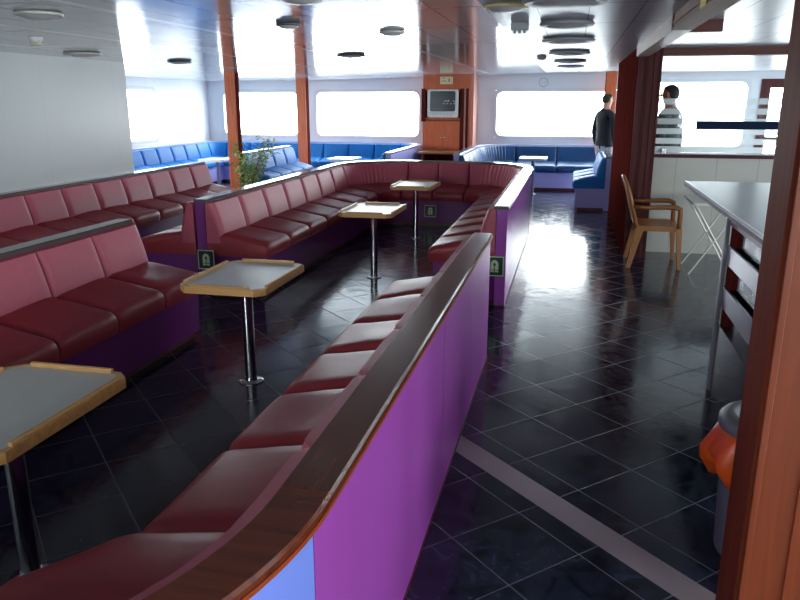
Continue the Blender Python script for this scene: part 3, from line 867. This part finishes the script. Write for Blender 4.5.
for nm, mt, cnt, seed in (('foliage', LEAF, 430, 4), ('pale_foliage', LEAFL, 260, 9)):
    bm = NB(); rr = random.Random(seed)
    for i in range(cnt):
        p = tips[rr.randrange(len(tips))]; k = min(7, max(1, int(rr.betavariate(2.0, 1.2)*8))); c = Vector(p[k])
        c += Vector((rr.gauss(0, .075), rr.gauss(0, .07), rr.gauss(0, .06)))
        ln = rr.uniform(.06, .11); w = ln*.42
        d = Vector((rr.gauss(0, 1), rr.gauss(0, 1), rr.gauss(-.2, .6))).normalized(); sd = d.cross(Vector((0, 0, 1))).normalized(); nrm = d.cross(sd)
        q = [c, c+d*ln*.3+sd*w*.45, c+d*ln*.65+sd*w*.38, c+d*ln-nrm*.01, c+d*ln*.65-sd*w*.38, c+d*ln*.3-sd*w*.45]
        m1 = c+d*ln*.3+nrm*.008; m2 = c+d*ln*.65+nrm*.006
        V = [bm.verts.new(v) for v in q]+[bm.verts.new(m1), bm.verts.new(m2)]
        for f in ((0, 1, 6), (1, 2, 7, 6), (2, 3, 7), (0, 6, 5), (6, 7, 4, 5), (7, 3, 4)): bm.faces.new([V[z] for z in f])
    o = obj(nm, bm, mt, t); o['kind'] = 'stuff'

# ------------------------------------------------------------------ glass screen on the low wall
t = thing('glass_screen', 'glass screen with white frosted bands standing on the low cream wall', 'screen', (2.4, 8.66, 1.095))
x0, x1 = .865, 4.6
obj('pane', bx(x0, x1, 8.655, 8.663, 1.10, 1.70), GLASS, t)
for z in (1.115, 1.205, 1.31, 1.415, 1.52, 1.625):
    obj('frosted_band', bx(x0, x1, 8.651, 8.655, z, z+.062), FROST, t)
obj('base_channel', bx(x0, x1, 8.64, 8.68, 1.095, 1.112), STEEL, t)
for x in (1.0, 2.2, 3.4):
    obj('clamp', bx(x-.025, x+.025, 8.632, 8.688, 1.095, 1.16), CHROME, t, bevel=.004)
tag(obj('navy_strip_sign', bx(1.31, 3.3, 8.615, 8.635, 1.365, 1.45), NAVY, None, origin=(2.0, 8.625, 1.365)), 'long dark navy strip across the front of the frosted glass screen', 'sign')

# ------------------------------------------------------------------ bar counter
t = thing('bar_counter', 'bar counter with glossy grey top and steel slatted front at the right', 'counter', (1.2, 4.0, 0))
tp = obj('countertop', bx(.885, 1.75, 3.0, 6.03, 1.03, 1.06), COUNT, t, bevel=.004)
obj('edge_strip', bx(.874, .886, 3.0, 6.035, 1.045, 1.062), mat('pale_edge_strip', (.65, .68, .72, 1), .3), t)
obj('lower_edge', bx(.876, .886, 3.0, 6.03, 1.022, 1.044), BLACK, t)
obj('carcass', bx(.935, 1.65, 3.02, 4.34, 0, 1.03), MAHOD, t)
obj('mirror_panel', bx(.925, .935, 3.02, 4.335, .40, 1.0), MIRROR, t)
obj('header_board', bx(.895, .935, 3.02, 4.34, .985, 1.03), mat('plum_board', srgb(92, 66, 88), .3), t)
for z0, z1 in ((.77, .875), (.52, .64)):
    obj('slat', bx(.89, .905, 3.02, 4.33, z0, z1), STEEL, t, bevel=.003)
obj('bottom_panel', bx(.885, .925, 3.02, 4.33, .0, .42), mat('dark_glossy_panel', (.045, .04, .045, 1), .12), t)
obj('corner_post', bx(.870, .895, 4.335, 4.365, 0, 1.03), mat('dull_post_steel', (.20, .20, .22, 1), .4, .7), t, bevel=.004)
bm = NB(); box(bm, .90, .925, 4.25, 4.33, .42, .985)
obj('wood_stile', bm, MAHO, t)
# overhang leg
obj('overhang_leg', bx(1.62, 1.66, 5.9, 5.94, 0, 1.03), STEEL, t)

# folding stand with crossed legs, behind the counter
t = thing('folding_table', 'folding table with thin crossed metal legs by the low cream wall', 'table', (1.5, 7.7, 0))
for (a, b) in (((1.20, 7.45, .01), (1.62, 7.45, .70)), ((1.62, 7.45, .01), (1.20, 7.45, .70)), ((1.20, 7.95, .01), (1.62, 7.95, .70)), ((1.62, 7.95, .01), (1.20, 7.95, .70))):
    bm = NB(); tube(bm, [a, b], .009, 8); obj('leg', bm, SILVER, t, smooth=True, auto=.8)
bm = NB(); tube(bm, [(1.41, 7.45, .355), (1.41, 7.95, .355)], .009, 8); obj('stretcher', bm, CHROME, t)
obj('tabletop', bx(1.17, 1.75, 7.35, 8.05, .70, .72), TOPG, t, bevel=.004)

# ------------------------------------------------------------------ plastic armchair, facing right
cxm, cym = .90, 7.93
t = thing('plastic_armchair', 'tan plastic armchair facing the counter in front of the low cream wall', 'chair', (cxm, cym, 0))
W = .255
bm = NB()   # seat shell, dished
n = 8; grid = []
for i in range(n+1):
    row = []
    for j in range(n+1):
        u, v = i/n, j/n; x = cxm-.20+.43*u; y = cym-W+.02+(2*W-.04)*v
        row.append((x, y, .435-.018*math.sin(PI*v)*math.sin(PI*min(1, u*.9+.1))-(.02 if i == n else 0)))
    grid.append(row)
Vt = [[bm.verts.new(p) for p in r] for r in grid]; Vb = [[bm.verts.new((p[0], p[1], p[2]-.018)) for p in r] for r in grid]
for i in range(n):
    for j in range(n):
        bm.faces.new((Vt[i][j], Vt[i+1][j], Vt[i+1][j+1], Vt[i][j+1])); bm.faces.new((Vb[i][j], Vb[i][j+1], Vb[i+1][j+1], Vb[i+1][j]))
for i in range(n):
    bm.faces.new((Vt[i][0], Vb[i][0], Vb[i+1][0], Vt[i+1][0])); bm.faces.new((Vt[i][n], Vt[i+1][n], Vb[i+1][n], Vb[i][n]))
    bm.faces.new((Vt[0][i], Vt[0][i+1], Vb[0][i+1], Vb[0][i])); bm.faces.new((Vt[n][i], Vb[n][i], Vb[n][i+1], Vt[n][i+1]))
obj('seat', bm, TAN, t, smooth=True, auto=.8)
obj('seat_apron', box(box(box(NB(), cxm-.20, cxm+.22, cym-W, cym-W+.02, .385, .44), cxm-.20, cxm+.22, cym+W-.02, cym+W, .385, .44), cxm+.20, cxm+.225, cym-W+.02, cym+W-.02, .385, .42), TAN, t)
def bar(bm, a, b, wa, wb, da, db):
    """rectangular tapering bar from a to b (w along y, d along x)"""
    A = [bm.verts.new((a[0]+sx*da/2, a[1]+sy*wa/2, a[2])) for sx, sy in ((-1, -1), (1, -1), (1, 1), (-1, 1))]
    B = [bm.verts.new((b[0]+sx*db/2, b[1]+sy*wb/2, b[2])) for sx, sy in ((-1, -1), (1, -1), (1, 1), (-1, 1))]
    bm.faces.new(A[::-1]); bm.faces.new(B)
    for i in range(4): bm.faces.new((A[i], A[(i+1) % 4], B[(i+1) % 4], B[i]))
    return bm
for s in (-1, 1):
    obj('leg', bar(NB(), (cxm+.235, cym+s*(W+.005), 0), (cxm+.205, cym+s*(W-.012), .42), .03, .04, .035, .06), TAN, t, bevel=.004)
    obj('leg', bar(NB(), (cxm-.255, cym+s*(W+.0), 0), (cxm-.165, cym+s*(W-.015), .42), .03, .04, .04, .075), TAN, t, bevel=.004)
    bm = NB()
    arm = [(cxm-.245, cym+s*W, .63), (cxm-.12, cym+s*(W+.012), .625), (cxm+.05, cym+s*(W+.016), .635), (cxm+.15, cym+s*(W+.014), .635), (cxm+.20, cym+s*(W+.01), .615), (cxm+.205, cym+s*W, .55), (cxm+.205, cym+s*(W-.008), .42)]
    tube(bm, arm, [.018, .021, .024, .026, .026, .025, .024], 8); obj('armrest', bm, TAN, t, smooth=True)
# back: frame and slats, leaning back
def bk(z, y): return (cxm-.20-(z-.43)*.28-.02*(1-((y-cym)/W)**2), y, z)
bm = NB(); fr = []
for k in range(15):
    a = PI*k/14; y = cym+W*.96*math.cos(a); z = .43 if k in (0, 14) else .60+.31*math.sin(a)**.55
    fr.append(bk(z, y))
tube(bm, fr, .019, 8); obj('back_frame', bm, TAN, t, smooth=True)
for k in range(5):
    y = cym-.16+.08*k
    bm = NB(); pts = [bk(.44, y), bk(.6, y), bk(.75, y), bk(.885-.04*abs(k-2)**1.3*.5, y)]
    for a, b in zip(pts, pts[1:]): bar(bm, a, b, .045, .045, .010, .010)
    obj('back_slat', bm, TAN, t)

# ------------------------------------------------------------------ waste bin with orange bag
bxc, byc = .775, 2.66
t = thing('waste_bin', 'grey waste bin with an orange bag, half hidden by the big right column', 'bin', (bxc, byc, 0))
bm = NB(); lathe(bm, [(0, 0), (.145, 0), (.15, .01), (.168, .50), (.162, .50), (.145, .02), (0, .02)], (bxc, byc, 0), 36); obj('body', bm, BINP, t, smooth=True, auto=.6)
bm = NB(); lathe(bm, [(.174, .50), (.185, .505), (.185, .535), (.174, .548), (.14, .56), (.12, .548), (.12, .525)], (bxc, byc, 0), 36); obj('rim', bm, mat('light_grey_rim', srgb(104, 108, 110), .45), t, smooth=True)
bm = NB(); seg = 60; rows = []
rr = random.Random(5)
for k in range(seg):
    a = 2*PI*k/seg; lobe = .5+.5*math.sin(a*3+.7)+.25*math.sin(a*7); drop = .12+.075*lobe
    dx = .02*math.sin(a*9)+.012*math.sin(a*17+1)
    flare = .05*max(0, math.cos(a-PI*1.06))**6
    rows.append([(bxc+r*math.cos(a), byc+r*math.sin(a), z) for r, z in ((.160, .522), (.181, .506), (.185+dx*.4, .48), (.181+dx*.8+flare, .45-drop*.25), (.179+dx+flare*.8, .47-drop*.7), (.175+dx*.6+flare*.2, .48-drop*1.1))])
vs = [[bm.verts.new(p) for p in r] for r in rows]
for k in range(seg):
    A, B = vs[k], vs[(k+1) % seg]
    for q in range(5): bm.faces.new((A[q], A[q+1], B[q+1], B[q]))
o = obj('bin_bag', bm, ORBAG, t, smooth=True)
md = o.modifiers.new('thickness', 'SOLIDIFY'); md.thickness = .003
bm = NB(); lathe(bm, [(.14, .50), (0, .45)], (bxc, byc, 0), 30); obj('bin_mouth_shade', bm, BLACK, t)  # black sheet standing for the shade inside the open bin
# yellow sticker on the fascia
tag(obj('sticker', bx(.588, .592, 3.98, 4.14, 2.10, 2.14), YELL, None, origin=(.59, 4.06, 2.10)), 'small yellow sticker on the wooden fascia at the top right', 'sticker')

# ------------------------------------------------------------------ people
def person(label, loc, rz, top, trousers, height, lean=0, head_turn=0, group=None):
    k = height/1.78
    t = thing('person', label, 'person', loc)
    V = []; E = []; R = []
    def add(p, r, par=None):
        V.append(Vector(p)*k); R.append((r[0]*k, r[1]*k) if isinstance(r, tuple) else (r*k, r*k)); i = len(V)-1
        if par is not None: E.append((par, i))
        return i
    # facing +y, x to the figure's right
    pel = add((0, 0, .93), (.155, .115)); wa = add((0, .0, 1.08), (.165, .13), pel); ch = add((0, -.01, 1.28), (.188, .14), wa)
    sh = add((0, -.02, 1.43), (.13, .09), ch); nk = add((0, -.01, 1.52), .056, sh); hd0 = add((0, .01, 1.60), (.066, .078), nk)
    hd1 = add((0, .012, 1.67), (.075, .093), hd0); hd2 = add((0, .0, 1.735), (.058, .075), hd1)
    for s in (-1, 1):
        a = add((s*.185, -.02, 1.41), .062, sh); b = add((s*.235, -.03, 1.27), .052, a); c = add((s*.262, -.045, 1.12), .045, b)
        d = add((s*.268, .0, .97), .037, c); e = add((s*.27, .03, .875), (.026, .030), d); f = add((s*.268, .045, .815), (.017, .038), e)
        for q, (oy, ln) in enumerate(((-.026, .055), (-.009, .068), (.010, .072), (.028, .066))):
            g = add((s*.268, .045+oy, .78), .0095, f); h = add((s*.262, .05+oy*1.05, .78-ln*.55), .0085, g); add((s*.252, .055+oy*1.1, .78-ln), .0075, h)
        g = add((s*.262, .085, .83), .011, e); add((s*.252, .10, .795), .009, g)
        l = add((s*.095, 0, .84), (.095, .10), pel); m = add((s*.10, .012, .50), .062, l); n = add((s*.10, -.015, .28), .054, m)
        o_ = add((s*.10, -.02, .085), .042, n); add((s*.115, .10, .045), (.04, .036), o_)
    me = bpy.data.meshes.new('skeleton'); me.from_pydata(V, E, []); me.update()
    so = bpy.data.objects.new('skeleton', me); COL.objects.link(so)
    sk = so.modifiers.new('skin', 'SKIN'); sk.use_smooth_shade = True
    for i, sv in enumerate(me.skin_vertices[0].data):
        sv.radius = R[i]; sv.use_root = (i == 0)
    sb = so.modifiers.new('sub', 'SUBSURF'); sb.levels = 2; sb.render_levels = 2
    dg = bpy.context.evaluated_depsgraph_get(); dg.update()
    fm = bpy.data.meshes.new_from_object(so.evaluated_get(dg))
    bpy.data.objects.remove(so)
    fm.name = 'body'
    for m_ in (SKIN, top, trousers, SHOE): fm.materials.append(m_)
    zmin = min(v.co.z for v in fm.vertices)
    for p in fm.polygons:
        c = p.center/k; p.use_smooth = True
        if c.z < .085: i = 3
        elif c.z > 1.50 and abs(c.x) < .12: i = 0
        elif abs(c.x) > .215 and c.z < .90: i = 0
        elif abs(c.x) > .20: i = 1
        elif c.z > .88: i = 1
        else: i = 2
        p.material_index = i
    for v in fm.vertices: v.co.z -= zmin
    body = bpy.data.objects.new('body', fm); COL.objects.link(body); body.parent = t
    hz = -zmin
    def hp(x, y, z): return (loc[0]+x*k, loc[1]+y*k, loc[2]+z*k+hz)
    # hair shell
    bm = NB(); n = 16
    rows = []
    for i in range(9):
        ph = PI*.80*i/8
        row = []
        for j in range(n):
            a = 2*PI*j/n
            r = math.sin(ph) if ph < PI/2 else 1-.10*(ph-PI/2)
            x = .079*r*math.cos(a); y = .097*r*math.sin(a)-.002; z = 1.672+.085*math.cos(ph)
            lowz = 1.725 if math.sin(a) > .25 else (1.67 if math.sin(a) > -.3 else 1.60)
            if z < lowz: z = lowz+.1*(z-lowz)
            row.append(hp(x, y, z))
        rows.append(row)
    top_v = bm.verts.new(rows[0][0]); vr = [[bm.verts.new(p) for p in r] for r in rows[1:]]
    for j in range(n): bm.faces.new((top_v, vr[0][j], vr[0][(j+1) % n]))
    for A, B in zip(vr, vr[1:]):
        for j in range(n): bm.faces.new((A[j], B[j], B[(j+1) % n], A[(j+1) % n]))
    h = obj('hair', bm, HAIR, t, smooth=True)
    md = h.modifiers.new('thickness', 'SOLIDIFY'); md.thickness = .012
    # face and ears
    bm = NB()
    prism(bm, [(0, 1.655), (.016, 1.628), (-.016, 1.628)], 'y', .085, .122)
    bmesh.ops.transform(bm, matrix=Matrix.Translation((loc[0], loc[1], loc[2]+hz)) @ Matrix.Scale(k, 4), verts=bm.verts)
    obj('nose', bm, SKIN, t, bevel=.004)
    for s in (-1, 1):
        bm = NB(); bmesh.ops.create_uvsphere(bm, u_segments=10, v_segments=8, radius=1)
        bmesh.ops.scale(bm, vec=(.010, .020, .032), verts=bm.verts); bmesh.ops.translate(bm, verts=bm.verts, vec=(s*.082, .0, 1.645))
        bmesh.ops.transform(bm, matrix=Matrix.Translation((loc[0], loc[1], loc[2]+hz)) @ Matrix.Scale(k, 4), verts=bm.verts)
        obj('ear', bm, SKIN, t, smooth=True)
        bm = NB(); bmesh.ops.create_uvsphere(bm, u_segments=10, v_segments=8, radius=.010)
        bmesh.ops.translate(bm, verts=bm.verts, vec=(s*.030, .094, 1.662))
        bmesh.ops.transform(bm, matrix=Matrix.Translation((loc[0], loc[1], loc[2]+hz)) @ Matrix.Scale(k, 4), verts=bm.verts)
        obj('eye', bm, mat('eye_dark', (.03, .025, .02, 1), .2), t, smooth=True)
    bm = NB(); box(bm, -.024, .024, .085, .099, 1.598, 1.606)
    bmesh.ops.transform(bm, matrix=Matrix.Translation((loc[0], loc[1], loc[2]+hz)) @ Matrix.Scale(k, 4), verts=bm.verts)
    obj('mouth', bm, mat('lips', srgb(150, 86, 80), .5), t)
    t.rotation_euler = (0, 0, rz)
    return t
person('person in a dark jacket and pale trousers standing half behind the dark wooden screen wall', (.575, 13.72, 0), math.radians(-55), JACK, TROU, 1.84)
person('person in a grey-green shirt standing behind the frosted glass screen, head turned left', (1.12, 9.5, 0), math.radians(62), SHIRT, JACK, 1.90)

# ------------------------------------------------------------------ light
w = bpy.data.worlds.new('overcast_sky'); S.world = w; w.use_nodes = True
nt = w.node_tree; bg = nt.nodes['Background']
tc = nt.nodes.new('ShaderNodeTexCoord'); sp = nt.nodes.new('ShaderNodeSeparateXYZ'); cr = nt.nodes.new('ShaderNodeValToRGB')
nt.links.new(tc.outputs['Generated'], sp.inputs[0])
mr = nt.nodes.new('ShaderNodeMapRange'); mr.inputs[1].default_value = -1; mr.inputs[2].default_value = 1
nt.links.new(sp.outputs[2], mr.inputs[0]); nt.links.new(mr.outputs[0], cr.inputs['Fac'])
e = cr.color_ramp.elements; e[0].position = .40; e[0].color = (.50, .54, .58, 1); e[1].position = .56; e[1].color = (.95, .975, 1.0, 1)
nt.links.new(cr.outputs['Color'], bg.inputs['Color']); bg.inputs['Strength'].default_value = 9.0

S.view_settings.view_transform = 'Standard'; S.view_settings.look = 'None'
S.view_settings.exposure = 1.25; S.view_settings.gamma = 1; S.view_settings.use_curve_mapping = False
try:
    S.cycles.max_bounces = 10; S.cycles.diffuse_bounces = 5; S.cycles.glossy_bounces = 5; S.cycles.transparent_max_bounces = 12
    S.cycles.sample_clamp_indirect = 6; S.cycles.caustics_reflective = False; S.cycles.caustics_refractive = False
except Exception: pass
